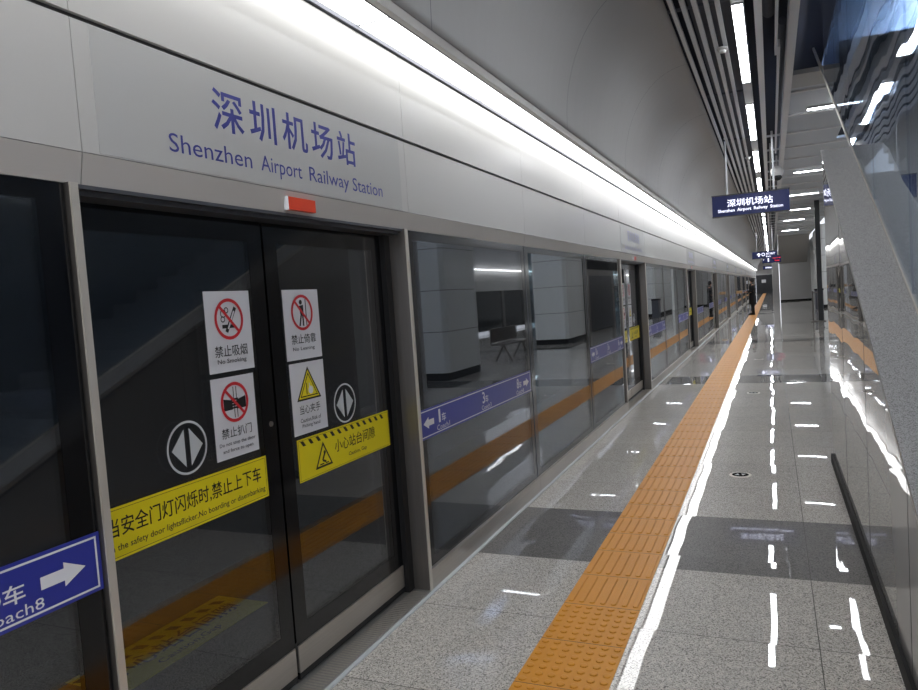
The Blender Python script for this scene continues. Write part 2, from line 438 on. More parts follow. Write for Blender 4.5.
# ------------------------------------------------------------------ fixed screen panels
def glass_panel(root, x, y0, y1, z0, z1, fw=.075, fb=.055, ft=.05, thick=.02):
    g = MB().box(x-thick, x, y0, y1, z0, z1, 'glass').build('glass_pane', root)
    b = MB(); e = .0012
    for a in (x, x-thick-e):
        b.box(a, a+e, y0, y0+fw, z0, z1, 'frit'); b.box(a, a+e, y1-fw, y1, z0, z1, 'frit')
        b.box(a, a+e, y0+fw, y1-fw, z0, z0+fb, 'frit'); b.box(a, a+e, y0+fw, y1-fw, z1-ft, z1, 'frit')
    b.build('black_border', g)
    return g
def coach_sign(mb, y0, y1, z0=.838, z1=1.008, x=-1.819):
    A = Art(mb, (x, y0, z0), UY, UZ); w, h = y1-y0, z1-z0
    A.slab(0, w, 0, h, 'blue', .0018)
    A.frame(.012, w-.012, .010, h-.010, .006, 'wht', .0024)
    def arrow(cx, d):
        pts = [(.075, 0), (.008, .034), (.008, .017), (-.062, .017), (-.062, -.017), (.008, -.017), (.008, -.034)]
        pts = [(cx+d*a, h/2+.002+b) for a, b in pts]
        if d < 0: pts = pts[::-1]
        A.poly(pts[::-1], 'wht', .0026)
    arrow(w-.128, 1); arrow(.128, -1)
    for cx, num in ((.30, '1'), (w/2, '3'), (w-.29, '8')):
        A.text(num, cx-.055 if num != '1' else cx-.045, cx-.008 if num != '1' else cx-.02, .064, .142, 'wht', .0026, bold=.012)
        A.text('车', cx-.004, cx+.056, .062, .114, 'wht', .0026, bold=.01)
        A.text('Coach'+num, cx-.075, cx+.105, .022, .052, 'wht', .0026)
def fixed_panel(label, y0, y1, sign, endpost=True, group='fixed glass panels of the platform screen'):
    r = thing('fixed_screen_panel', label, 'glass panel', (-1.82, y0, 0), group)
    glass_panel(r, -1.82, y0+.004, y1-.004, .12, 2.01, fw=.085, fb=.05)
    MB().box(-1.845, -1.80, y0+.002, y1-.002, .003, .118, 'kick').build('kick_plate', r)
    if endpost:
        MB().box(-1.86, -1.845, y1-.02, y1+.02, .125, 2.012, 'dark').box(-1.8185, -1.8165, y1-.012, y1-.004, .125, 2.012, 'duct').build('mullion', r)
    if sign:
        s = MB(); coach_sign(s, y0+(.006 if y0 < 4 else .03), y1-(.04 if y0 < 4 else .002)); s.build('coach_sign', r)
    return r
panels = {}
spans = [(3.501, 5.56, True), (5.56, 7.6, False), (7.6, 9.495, True)]
for j, (a, b, sg) in enumerate(spans):
    panels[j] = fixed_panel('', a, b, sg, j < 2)

def between(k, j):
    pos = ['nearest', 'middle', 'farthest'][j]
    what = 'carrying a blue coach sign' if j != 1 else 'plain and without a sign'
    if k == 0: return f'{pos} of the three fixed glass panels beyond the nearest doors, {what}'
    if k == -1: return f'{pos} of the fixed glass panels before the nearest doors, {what}'
    return f'{pos} fixed glass panel between the {ORD[k+1]} and {ORD[k+2]} door pairs, {what}'
for k in range(-1, NB):
    for j in range(3):
        if k == 0: o = panels[j]
        else:
            o = copy_tree(panels[j]); o.location.y += PITCH*k
        o['label'] = between(k, j)
        if k == -1 and j == 2: o['label'] = 'dark glass panel at the left picture edge with arrow to coach 8'

# ------------------------------------------------------------------ sliding doors
DX = -1.93
def sticker_base(A, w, h): A.slab(0, w, 0, h, 'paper', .0012)
def prohibition(A, cx, cy, r):
    A.ring(cx, cy, r, r*.16, 'red', .003); 
    k = r*.66; A.line(cx-k, cy+k, cx+k, cy-k, r*.15, 'red', .0034)
door = thing('platform_screen_door', '', 'sliding door', (DX, 2.43, 0), 'pairs of sliding platform doors')
jb = MB().box(-1.96, -1.803, 3.470, 3.500, .0, 2.012, 'steel').box(-1.803, -1.797, 3.471, 3.499, .0, 2.012, 'edge').build('door_post', door)
jb2 = MB().box(-1.96, -1.803, 1.446, 1.474, .0, 2.012, 'steel').box(-1.803, -1.797, 1.447, 1.473, .0, 2.012, 'edge').build('door_post', door)
sl = MB().box(-1.962, -1.797, 1.475, 3.469, -.002, .012, 'sill')
for i in range(97):
    y = 1.48+.0203*i; sl.box(-1.90, -1.805, y, y+.009, .012, .0138, 'kick')
sl.build('sill', door)
MB().box(-1.955, -1.90, 3.41, 3.469, .014, 2.0, 'rubber').build('rubber_seal', door)
MB().box(-1.957, -1.84, 1.475, 3.469, 1.985, 2.012, 'under').box(-1.84, -1.815, 1.475, 3.469, 2.0, 2.012, 'under').build('door_head', door)
def leaf(y0, y1):
    g = MB().box(DX-.022, DX, y0, y1, .045, 1.983, 'glass').build('door_leaf', door)
    b = MB(); e = .0012
    for a in (DX, DX-.022-e):
        b.box(a, a+e, y0, y0+.085, .17, 1.983, 'frit'); b.box(a, a+e, y1-.085, y1, .17, 1.983, 'frit')
        b.box(a, a+e, y0+.085, y1-.085, .17, .25, 'frit'); b.box(a, a+e, y0+.085, y1-.085, 1.90, 1.983, 'frit')
    b.build('black_border', g)
    MB().box(DX-.024, DX+.006, y0+.004, y1-.004, .05, .168, 'kick').box(DX-.02, DX+.004, y0+.004, y1-.004, .02, .05, 'rubber').build('kick_plate', g)
    return g
L1 = leaf(1.490, 2.424); L2 = leaf(2.436, 3.408)
sx = DX+.0016
def mk(y, z): mb = MB(); return mb, Art(mb, (sx, y, z), UY, UZ)
# no smoking
mb, A = mk(2.064, 1.392); w, h = .252, .310; sticker_base(A, w, h)
cx, cy, r = w/2, .202, .080
A.line(cx-.040, cy-.028, cx+.03, cy-.028, .014, 'ink', .0022)
A.line(cx-.018, cy-.05, cx+.038, cy+.044, .016, 'ink', .0022)
A.line(cx-.008, cy-.038, cx+.030, cy+.030, .008, 'paper', .0024)
A.ring(cx-.030, cy+.022, .016, .004, 'ink', .0022); A.ring(cx-.012, cy+.034, .012, .004, 'ink', .0022); A.ring(cx-.034, cy, .012, .004, 'ink', .0022)
prohibition(A, cx, cy, r)
A.text('禁止吸烟', .035, w-.035, .058, .102, 'ink', .002, bold=.006)
A.text('No Smoking', .045, w-.045, .028, .050, 'ink2', .002, bold=.012)
mb.build('no_smoking_sticker', L1)
# do not force the doors
mb, A = mk(2.062, 1.060); w, h = .240, .312; sticker_base(A, w, h)
cx, cy, r = w/2, .212, .078
A.rect(cx-.006, cx-.002, cy-.06, cy+.06, 'ink', .0022); A.rect(cx+.010, cx+.014, cy-.06, cy+.06, 'ink', .0022)
for s in (-1, 1):
    A.poly([(cx+s*.062, cy-.028), (cx+s*.014, cy-.028), (cx+s*.014, cy+.008), (cx+s*.062, cy+.018)][::(-1 if s > 0 else 1)], 'ink', .0023)
    for q in range(4): A.line(cx+s*.02, cy-.022+.011*q, cx-s*.002, cy-.022+.011*q, .007, 'ink', .0025)
prohibition(A, cx, cy, r)
A.text('禁止扒门', .035, w-.035, .078, .118, 'ink', .002, bold=.006)
A.text('Do not stop the door', .018, w-.018, .046, .064, 'ink2', .002, bold=.012)
A.text('and force to open', .034, w-.034, .020, .038, 'ink2', .002, bold=.012)
mb.build('force_door_sticker', L1)
# no leaning
mb, A = mk(2.532, 1.392); w, h = .262, .310; sticker_base(A, w, h)
cx, cy, r = w/2, .208, .080
A.disc(cx-.006, cy+.046, .011, 'ink', .0022); A.poly([(cx-.02, cy+.03), (cx-.012, cy-.01), (cx+.012, cy-.01), (cx+.012, cy+.034)], 'ink', .0022)
A.line(cx-.006, cy-.008, cx-.022, cy-.06, .010, 'ink', .0022); A.line(cx+.004, cy-.008, cx+.006, cy-.06, .010, 'ink', .0022)
A.line(cx+.03, cy+.06, cx+.03, cy-.06, .006, 'ink', .0022)
prohibition(A, cx, cy, r)
A.text('禁止倚靠', .04, w-.04, .070, .112, 'ink', .002, bold=.006)
A.text('No Leaning', .045, w-.055, .036, .056, 'ink2', .002, bold=.012)
mb.build('no_leaning_sticker', L2)
# mind your hands
mb, A = mk(2.540, 1.060); w, h = .256, .318; sticker_base(A, w, h)
cx = w/2
A.poly([(cx-.092, .148), (cx+.092, .148), (cx, .298)], 'ink', .002)
A.poly([(cx-.078, .156), (cx+.078, .156), (cx, .283)], 'yellow', .0024)
A.poly([(cx-.066, .163), (cx+.066, .163), (cx, .270)], 'ink', .0027)
A.poly([(cx-.058, .168), (cx+.058, .168), (cx, .261)], 'yellow', .003)
A.disc(cx+.014, .190, .018, 'paper', .0033); A.rect(cx-.02, cx-.014, .172, .225, 'ink2', .0033); A.rect(cx+.002, cx+.008, .19, .222, 'paper', .0034)
A.text('当心夹手', .05, w-.05, .088, .128, 'ink', .002, bold=.006)
A.text('Caution.Risk of', .05, w-.05, .052, .070, 'ink2', .002, bold=.012)
A.text('Piching hand', .06, w-.06, .024, .044, 'ink2', .002, bold=.012)
mb.build('pinch_warning_sticker', L2)
# long yellow notices
mb, A = mk(1.505, .858); w, h = .832, .168; A.slab(0, w, 0, h, 'yellow', .0012); A.frame(.008, w-.008, .008, h-.008, .0016, 'ink2', .0018)
A.text('当安全门灯闪烁时,禁止上下车', .055, w-.04, .070, .134, 'ink', .002, bold=.008)
A.text('When the safety door lightsflicker,No boarding or disembarking', .0, w-.02, .022, .050, 'ink2', .002, bold=.006)
mb.build('door_light_notice', L1)
mb, A = mk(2.552, .852); w, h = .812, .190; A.slab(0, w, 0, h, 'yellow', .0012); A.frame(.006, w-.006, .006, h-.006, .0014, 'ink2', .0018)
q = .02
while q < w-.06:
    A.poly([(q+.02, h-.034), (q+.042, h-.034), (q+.022, h-.010), (q, h-.010)], 'ink', .002); q += .058
cx = .19
A.poly([(cx-.07, .030), (cx+.07, .030), (cx, .148)], 'ink', .002); A.poly([(cx-.054, .040), (cx+.054, .040), (cx, .130)], 'yellow', .0024)
A.disc(cx+.008, .096, .009, 'ink', .0028); A.line(cx+.006, .09, cx-.012, .062, .012, 'ink', .0028); A.line(cx-.012, .062, cx+.016, .052, .01, 'ink', .0028); A.line(cx-.036, .046, cx-.002, .046, .006, 'ink', .0028); A.line(cx+.01, .046, cx+.036, .046, .006, 'ink', .0028)
A.text('小心站台间隙', .285, .66, .074, .134, 'ink', .002, bold=.006)
A.text('Caution, Gap', .40, .57, .028, .052, 'ink2', .002, bold=.012)
mb.build('gap_notice', L2)
for L_, cy, cz in ((L1, 1.922, 1.148), (L2, 2.955, 1.146)):
    mb, A = mk(cy, cz); A.ring(0, 0, .096, .008, 'ltwht', .001, 48)
    A.poly([(-.012, -.068), (-.012, .068), (-.074, 0)][::1], 'ltwht', .001); A.poly([(.012, -.068), (.074, 0), (.012, .068)], 'ltwht', .001)
    mb.build('opening_symbol', L_)
MB().tube((DX, 2.388, 1.147), (DX+.006, 2.388, 1.147), .011, 'steel', 16).build('lock', L1)
doors = [door]
for k in range(-1, NB):
    o = door if k == 0 else copy_tree(door)
    o.location.y = 2.43 + PITCH*k
    o['label'] = ('nearest pair of sliding glass doors with yellow notices and warning stickers' if k == 0 else
                  'pair of sliding doors behind the viewer on the left' if k == -1 else
                  f'{ORD[k+1]} pair of sliding glass doors from the viewer, seen at a slant')
# faint floor marking behind the doors
mb = MB(); A = Art(mb, (-2.66, 2.15, -.011), (0, .9, .0), (-1, .0, 0)); A.slab(0, 1.1, 0, .36, 'yellow', .001)
A.n = Vector((0, 0, 1)); mb = MB(); A.mb = mb
A.slab(0, 1.1, 0, .36, 'yellow', .002)
q = .03
while q < 1.0: A.poly([(q, .26), (q+.05, .26), (q+.02, .32), (q-.03, .32)], 'ink', .004); q += .12
A.text('小心站台间隙', .08, 1.02, .12, .24, 'ink', .004, bold=.01); A.text('Caution,Gap', .3, .75, .03, .09, 'ink2', .004)
tag(mb.build('gap_marking', origin=(-2.8, 2.6, -.012)), 'dim yellow floor marking with black writing behind the nearest doors', 'floor marking')

# ------------------------------------------------------------------ header panels with the station name
def header(last=False):
    r = thing('header_panel', '', 'header panel', (-1.82, 1.5, 2.02), 'white header panels above the screen doors')
    edges = [1.5, 3.53, 5.56, 7.6, 9.55]
    MB().prism([(-1.80, 2.102), (-1.818, 2.012), (-1.834, 2.012), (-1.834, 2.102)], 'y', 1.502, 5.558, 'fascia').build('fascia', r)
    MB().prism([(-1.80, 2.102), (-1.818, 2.012), (-1.834, 2.012), (-1.834, 2.102)], 'y', 5.562, 9.548, 'fascia').build('fascia', r)
    for i in range(4):
        a, b = edges[i]+.0015, edges[i+1]-.0015
        nb = MB().box(-1.832, -1.80, a, b, 2.104, 2.484, 'header').build('name_board', r)
        MB().box(-1.832, -1.80, a, b, 2.502, 2.940, 'header').build('upper_board', r)
        if i == 0:
            MB().box(-1.7999, -1.7985, 1.56, 3.46, 2.108, 2.480, 'film').build('glossy_film', nb)
            mb = MB(); A = Art(mb, (-1.7984, 0, 0), UY, UZ)
            for ch, (y0, y1) in zip('深圳机场站', [(2.052, 2.218), (2.252, 2.412), (2.453, 2.625), (2.655, 2.822), (2.858, 3.014)]):
                A.text(ch, y0, y1, 2.274, 2.424, 'letter', .0006, bold=.012)
            for wd, y0, y1, lo, hi in (('Shenzhen', 1.834, 2.247, 2.160, 2.222), ('Airport', 2.300, 2.566, 2.142, 2.222), ('Railway', 2.620, 2.936, 2.142, 2.222), ('Station', 2.968, 3.251, 2.158, 2.220)):
                A.text(wd, y0, y1, lo, hi, 'letter', .0006, res=3)
            mb.build('station_name', nb)
    MB().box(-1.812, -1.790, 2.445, 2.635, 2.024, 2.076, 'lampred').box(-1.812, -1.790, 2.443, 2.4455, 2.022, 2.078, 'wht').build('indicator_lamp', r)
    return r
hd = header()
for k in range(-1, NB):
    o = hd if k == 0 else copy_tree(hd)
    o.location.y = 1.5+PITCH*k
    o['label'] = ('white header above the nearest doors with blue station name in Chinese and English' if k == 0 else
                  'white header panels behind the station name panel, at the left picture edge' if k == -1 else
                  f'white header panels over the {ORD[k+1]} pair of doors from the viewer')

# light tray on top of the header
tr = thing('light_tray', '', 'ceiling light', (-1.68, 1.5, 2.96), 'white light trays above the header')
MB().box(-1.812, -1.783, 1.5, 9.549, 2.944, 3.03, 'duct').box(-1.60, -1.585, 1.5, 9.549, 2.953, 3.03, 'seam').box(-1.81, -1.552, 1.5, 9.549, 3.03, 3.05, 'alu').box(-1.585, -1.552, 1.5, 9.549, 2.95, 3.03, 'lip').build('housing', tr)
for i in range(6): MB().box(-1.784, -1.599, 1.5+1.61*i-.006 if i else 1.5, 1.5+1.61*i+.006 if i < 5 else 9.549, 2.9645, 2.982, 'duct').build('divider', tr)
for i in range(5):
    MB().box(-1.783, -1.60, 1.5+1.61*i+.006, 1.5+1.61*(i+1)-.006, 2.966, 2.980, 'tray').build('diffuser', tr)
for k in range(-1, NB):
    o = tr if k == 0 else copy_tree(tr)
    o.location.y = 1.5+PITCH*k
    o['label'] = ('bright white light tray above the station name header' if k == 0 else
                  'bright light tray at the top left behind the station name' if k == -1 else
                  f'bright light tray above the header of the {ORD[k+1]} pair of doors')

# ------------------------------------------------------------------ ceiling slats, line lights, beams
ZS = 4.1
for i, (a, b) in enumerate([(-.749, -.71), (-.655, -.612), (-.56, -.515), (-.463, -.422), (-.371, -.33)]):
    o = MB().box(a, b, YN, YF, ZS, ZS+.03, 'slat').build('ceiling_slat', origin=((a+b)/2, 0, ZS))
    tag(o, f'long grey ceiling slat, {["leftmost", "second from the left", "middle one", "second from the right", "rightmost"][i]} of the five beside the cove', 'ceiling slat', 'grey ceiling slats')
hs = MB().box(-.242, -.137, YN, YF, ZS+.004, ZS+.11, 'slat').build('light_channel', origin=(-.19, 0, ZS))
tag(hs, 'grey metal channel that holds the broken line of white ceiling lights', 'light channel')
ll = None
i = 0; y = -4.95
while y < YF-5:
    if ll is None:
        ll = thing('line_light', '', 'ceiling light', (-.19, y, ZS-.012), 'line lights in the ceiling channel')
        MB().box(-.238, -.141, y, y+2.75, ZS-.012, ZS+.003, 'alu').build('housing', ll)
        for q in range(2): MB().box(-.234, -.145, y+.006+q*1.372, y+.006+q*1.372+1.366, ZS-.018, ZS-.012, 'led').build('diffuser', ll)
        o = ll
    else:
        o = copy_tree(ll); o.location.y = y
    n_ = i-2
    o['label'] = (f'{ORD[n_]} white line light from the viewer along the ceiling channel' if n_ > 0 else 'white line light in the channel overhead, behind the picture edge')
    y += 4.03; i += 1
# longitudinal beams
def beam(a, b, y0, y1, z0, z1, label, mat='bar'):
    tag(MB().box(a, b, y0, y1, z0, z1, mat).build('ceiling_beam', origin=((a+b)/2, y0, z0)), label, 'ceiling beam')
beam(-.053, .016, YN, YF, ZS, ZS+.16, 'long grey ceiling beam right of the line lights')
beam(.249, .335, YN, YF, ZS, ZS+.18, 'wider grey ceiling beam at the edge of the dark opening')
beam(.128, .155, YN, 9.0, ZS, ZS+.08, 'thin white ceiling rail nearest the viewer between the two beams')
beam(.155, .185, 8.8, 16.0, ZS+.03, ZS+.11, 'thin white ceiling rail starting where the nearer rail ends')
beam(.06, .085, 15.2, YF, ZS+.03, ZS+.11, 'thin far ceiling rail between the two grey beams')
tag(MB().tube((.08, YN, ZS+.35), (.08, 8.6, ZS+.35), .06, 'duct', 16).build('ceiling_pipe', origin=(.08, 0, ZS+.35)), 'dark grey round pipe in the gap between the ceiling beams', 'pipe')
tag(MB().tube((.215, 8.8, ZS+.3), (.215, 40, ZS+.3), .045, 'duct', 12).build('ceiling_pipe', origin=(.215, 8.8, ZS+.3)), 'thinner dark pipe running on beside the far ceiling rail', 'pipe')
tag(MB().box(-.72, -.3, YN, YF, ZS+.55, ZS+.75, 'duct').build('cable_tray', origin=(-.5, 0, ZS+.55)), 'dark cable tray above the grey slats', 'cable tray')
# hanger rods across the slats
for i in range(26):
    y = 3.7+3.4*i
    o = MB().box(-.79, -.25, y, y+.025, ZS+.03, ZS+.055, 'duct').build('cross_rail', origin=(-.2, y, ZS+.13))
    tag(o, 'thin dark cross rail resting over the grey slats', 'cross rail', 'cross rails above the slats')

# ribbed ceiling right of the beams
ZC = 4.35
def ribbed(x0, x1, y0, y1):
    mb = MB(); y = y0
    while y < y1-.001:
        mb.box(x0, x1, y, min(y+.062, y1), ZC, ZC+.03, 'panel'); y += .075
    mb.box(x0, x1, y0, y1, ZC+.03, ZC+.05, 'panel')
    return mb
cl = ribbed(.36, 1.3, 11.75, 30)
cl2 = ribbed(1.3, 2.35, 16.5, 30)
for (v, f, m) in ((cl2.v, cl2.f, cl2.m),):
    o_ = len(cl.v); cl.v += v; cl.f += [[o_+i for i in q] for q in f]; cl.m += m
cl.box(.36, 2.35, 30, YF, ZC, ZC+.05, 'panel')
struct(cl.build('ceiling_right')).name = 'ceiling_panels'
struct(MB().box(.36, 2.35, 11.0, 11.75, ZC, ZC+.06, 'grey').build('trim_8'))
i = 0
y = 11.88
while y < 96:
    x0 = .02 if y > 15 else .36
    o = MB().box(x0, 2.34, y, y+.075, ZC-.03, ZC-.001, 'bar').build('ceiling_bar', origin=(1.2, y, ZC-.03))
    tag(o, f'{ORD[i+1]} grey bar from the viewer across the ribbed ceiling' if i < 26 else 'distant grey bar across the ribbed ceiling', 'ceiling bar', 'cross bars of the ribbed ceiling')
    y += 1.62; i += 1
cl_y = [13.2, 20.7, 26.2, 31.7, 37.1, 44.6, 52.0, 60, 68, 76]
cross = None
for i, y in enumerate(cl_y):
    for c, x in enumerate((.63,)):
        for yy in ([y] if c == 0 else [y-7.5]):
            if cross is None:
                cross = thing('cross_light', '', 'ceiling light', (1.05, y, ZC-.05), 'short cross lights in the ribbed ceiling')
                MB().box(.63, 1.50, y-.06, y+.06, ZC-.032, ZC-.001, 'alu').build('housing', cross)
                MB().box(.64, 1.49, y-.03, y+.03, ZC-.045, ZC-.032, 'led').build('diffuser', cross); o = cross
            else:
                o = copy_tree(cross); o.location = (x+.42, yy, ZC-.05)
            if c == 0: o['label'] = f'{ORD[i+1]} short cross light from the viewer in the ribbed ceiling'
            else: o['label'] = 'short ceiling light over the far half of the platform, seen only in reflections'
# extra lights added above the stair opening (upper level) for brightness
for y in (4.0, 9.0):
    o = copy_tree(cross); o.location = (2.0, y, 5.55)
    o['label'] = 'added cross light high over the stairs, ' + ('nearer one' if y < 6 else 'farther one')
mb = MB()
for i in range(8):
    mb.box(1.1, 3.4, -2+2.6*i, -2+2.6*i+2.58, 5.9, 5.93, 'blue_panel')
struct(mb.build('ceiling_upper'))
for y in (2.5, 8.5, 14.5):  # invented troughs, added only to brighten the blue ceiling panels
    t = thing('added_uplight', {2.5: 'nearest', 8.5: 'middle', 14.5: 'farthest'}[y] + ' added fill-light trough high over the stairs, washing the blue ceiling', 'ceiling light', (2.6, y, 5.1))
    MB().box(2.3, 2.9, y-1.5, y+1.5, 5.1, 5.16, 'alu').build('housing', t)
    MB().box(2.32, 2.88, y-1.48, y+1.48, 5.16, 5.17, 'led').build('diffuser', t)
    MB().tube((2.6, y-1, 5.17), (2.6, y-1, 5.9), .01, 'alu').tube((2.6, y+1, 5.17), (2.6, y+1, 5.9), .01, 'alu').build('hanger', t)
struct(MB().box(.345, .36, YN, 11.0, ZS+.2, 6.1, 'void').build('trim_9'))

# dome camera and smoke detectors
t = thing('dome_camera', 'white dome camera hanging between the ceiling beams above the station sign', 'camera', (.2, 17.4, 4.12))
MB().tube((.2, 17.4, 4.05), (.2, 17.4, 4.3), .02, 'dome').build('stem', t)
MB().lathe((.2, 17.4, 3.86), [(.09, 0), (.125, .03), (.13, .12), (.10, .18), (.04, .21)], 'dome').build('housing', t, True)
MB().lathe((.2, 17.4, 3.76), [(.01, 0), (.06, .012), (.095, .05), (.105, .10)], 'lens').build('dome_cover', t, True)
for (x, y, lb) in ((-.385, 8.35, 'nearer smoke detector, under the rightmost slats'), (-.34, 15.8, 'farther small smoke detector under the slats')):
    t = thing('smoke_detector', 'white round ' + lb, 'smoke detector', (x, y, ZS-.001))
    MB().lathe((x, y, ZS-.03), [(.045, 0), (.058, .008), (.058, .029)], 'dome').build('base', t, True)
    MB().lathe((x, y, ZS-.056), [(.02, 0), (.034, .006), (.038, .026)], 'dome').build('sensor_head', t, True)

# ------------------------------------------------------------------ hanging signs
def hang_sign(name, label, x0, x1, y, z0, z1, art, rods, ztop=ZS+.1, t_=.11):
    r = thing(name, label, 'sign', ((x0+x1)/2, y, z0))
    mb = MB().box(x0, x1, y, y+t_, z0, z1, 'navy').build('sign_box', r)
    MB().box(x0-.006, x1+.006, y-.004, y+t_+.004, z1, z1+.02, 'dark').box(x0-.006, x1+.006, y-.004, y+t_+.004, z0-.012, z0, 'dark').build('sign_frame', r)
    for x in rods: MB().tube((x, y+t_/2, z1+.02), (x, y+t_/2, ztop), .018, 'slat', 10).build('hanger_rod', r)
    m2 = MB(); A = Art(m2, (x0, y-.001, z0), UX, UZ); art(A, x1-x0, z1-z0); m2.build('lettering', mb)
    return r
def art1(A, w, h):
    A.text('深圳机场站', w*.20, w*.79, h*.42, h*.80, 'glow', .002, bold=.012)
    A.text('Shenzhen  Airport  Railway  Station', w*.075, w*.915, h*.14, h*.34, 'glow', .002, bold=.012)
hang_sign('station_name_sign', 'dark blue hanging sign with lit station name in white', -.932, .343, 13.9, 2.805, 3.165, art1, (-.672, .10))
def art2(A, w, h):
    A.poly([(w*.24, h*.30), (w*.30, h*.30), (w*.30, h*.55), (w*.36, h*.55), (w*.27, h*.85), (w*.18, h*.55), (w*.24, h*.55)], 'glow', .002)
    A.ring(w*.45, h*.58, h*.24, h*.07, 'glow', .002)
    A.text('出口站厅', w*.56, w*.92, h*.5, h*.82, 'glow', .002, bold=.01); A.text('Exit', w*.56, w*.74, h*.16, h*.38, 'glow', .002, bold=.01)
hang_sign('direction_sign', 'distant dark hanging sign with lit white arrow and symbols', -.81, .29, 37.5, 2.67, 2.99, art2, (-.6, .1))
def art3(A, w, h):
    A.text('←', w*.05, w*.12, h*.4, h*.6, 'glow', .002, bold=.02); A.text('1', w*.30, w*.36, h*.2, h*.8, 'glow', .002, bold=.02)
    A.text('Airport 1 min', w*.55, w*.98, h*.58, h*.80, 'redled', .002, bold=.02); A.text('2 min', w*.66, w*.9, h*.22, h*.40, 'redled', .002, bold=.02)
hang_sign('departure_board', 'distant hanging board with red glowing lines right of the arrow sign', -.45, .545, 45, 2.60, 2.98, art3, (-.3, .4), t_=.2)
def art4(A, w, h):
    A.text('深圳机场站', w*.2, w*.8, h*.25, h*.75, 'glow', .002, bold=.02)
hang_sign('station_name_sign', 'farthest small blue hanging sign near the end wall', -.69, .26, 74, 2.66, 2.96, art4, (-.5, .1))

# ------------------------------------------------------------------ stair with granite coping, glass balustrade, polished side
WX, CX, YE = .43, .655, 6.87
def zl(y): return .83+.464*(y-2.92)
ys0 = 2.92-.83/.464
# side wall, polished
w = MB().prism([(YE, 0.0), (YE, zl(YE)-.03), (ys0+.1, 0.012), (ys0+.1, 0)], 'x', WX, WX+.20, 'wall')
for y in (1.8, 3.05, 4.3, 5.55): pass
struct(w.build('wall_stair'))
jt = MB()
for y in (1.8, 3.05, 4.3, 5.55):
    jt.box(WX-.0008, WX, y-.0015, y+.0015, .0, zl(y)-.03, 'seam')
struct(jt.build('trim_10'))
struct(MB().box(WX-.018, WX-.0015, 1.2, YE, 0, .075, 'black').build('baseboard_right'))
# coping
cp = MB().prism([(YE+.004, zl(YE)-.03), (YE+.004, zl(YE)), (ys0, 0.03), (ys0, 0.001)], 'x', WX-.012, CX, 'coping')
struct(cp.build('trim_11'))
struct(MB().prism([(YE, zl(YE)+.001), (YE, zl(YE)+.014), (ys0, .044), (ys0, .031)], 'x', CX-.012, CX+.012, 'edge').build('trim_12'))
# stringer under the flight beyond the wall end and the steps themselves
st = MB()
for i in range(36):
    y0 = ys0+.5+.30*i; z = .139*(i+1)
    if y0 < YE-.3: st.box(CX+.02, 2.2, y0, y0+.32, 0.0, z, 'step')
    else: st.box(CX+.36, 2.2, y0, y0+.32, z-.2, z, 'step')
struct(st.build('stairs'))
struct(MB().prism([(11.4, zl(11.4)-.02), (11.4, zl(11.4)+.014), (YE+.01, zl(YE)+.014), (YE+.01, zl(YE)-.02)], 'x', CX-.012, CX+.012, 'edge').build('trim_13'))
# balustrade glass
def bal(x, y0, y1, label):
    t = thing('glass_balustrade', label, 'glass balustrade', (x, y0, zl(y0)), 'stair balustrades')
    n_ = 6; d = (y1-y0)/n_
    for i in range(n_):
        a, b = y0+d*i+.004, y0+d*(i+1)-.004
        MB().prism([(a, zl(a)+.016), (b, zl(b)+.016), (b, zl(b)+2.3), (a, zl(a)+2.3)], 'x', x-.006, x+.006, 'bglass').build('glass_pane', t)
    MB().prism([(y0, zl(y0)+2.31), (y1, zl(y1)+2.31), (y1, zl(y1)+2.36), (y0, zl(y0)+2.36)], 'x', x-.03, x+.03, 'steel').build('handrail', t)
bal(CX, 1.6, 9.6, 'tall glass balustrade above the sloping granite coping at the right')
struct(MB().box(2.25, 2.35, 1.6, 11.8, 0, 5.9, 'grey').build('wall_stair_far'))

# black post
t = thing('black_post', 'tall black post with a steel foot just past the end of the stair wall', 'post', (1.53, 29, 0))
MB().box(1.50, 1.66, 28.93, 29.07, .02, 4.34, 'post').build('shaft', t)
MB().box(1.25, 1.74, 28.8, 29.25, 0, .03, 'steel').build('base_plate', t)
MB().tube((1.34, 29.0, .03), (1.34, 29.0, 1.1), .025, 'steel').tube((1.34, 29, 1.05), (1.50, 29, 1.05), .02, 'steel').build('rail', t)

# ------------------------------------------------------------------ far structures
def column(x0, x1, y0, y1, label, z1=ZC-.04):
    t = thing('clad_column', label, 'column', ((x0+x1)/2, (y0+y1)/2, 0), 'white clad columns of the platform')
    MB().box(x0+.03, x1-.03, y0+.03, y1-.03, 0, .16, 'black').build('plinth', t)
    z = .165; c = .09
    def oct_(x0, x1, y0, y1): return [(x0+c, y0), (x1-c, y0), (x1, y0+c), (x1, y1-c), (x1-c, y1), (x0+c, y1), (x0, y1-c), (x0, y0+c)]
    while z < z1-.05:
        zz = min(z+.85, z1); MB().prism(oct_(x0, x1, y0, y1), 'z', z, zz-.012, 'white').prism(oct_(x0+.02, x1-.02, y0+.02, y1-.02), 'z', zz-.012, zz, 'seam').build('cladding', t); z = zz
    return t
column(2.42, 3.5, 13.2, 15.0, 'nearest big white clad column, seen mirrored in the first fixed glass panel')
column(2.42, 3.55, 22.6, 25.0, 'second white clad column, seen mirrored in the second fixed panel')
column(2.38, 3.4, 41.5, 49.0, 'long white clad column far down the platform beyond the black post')
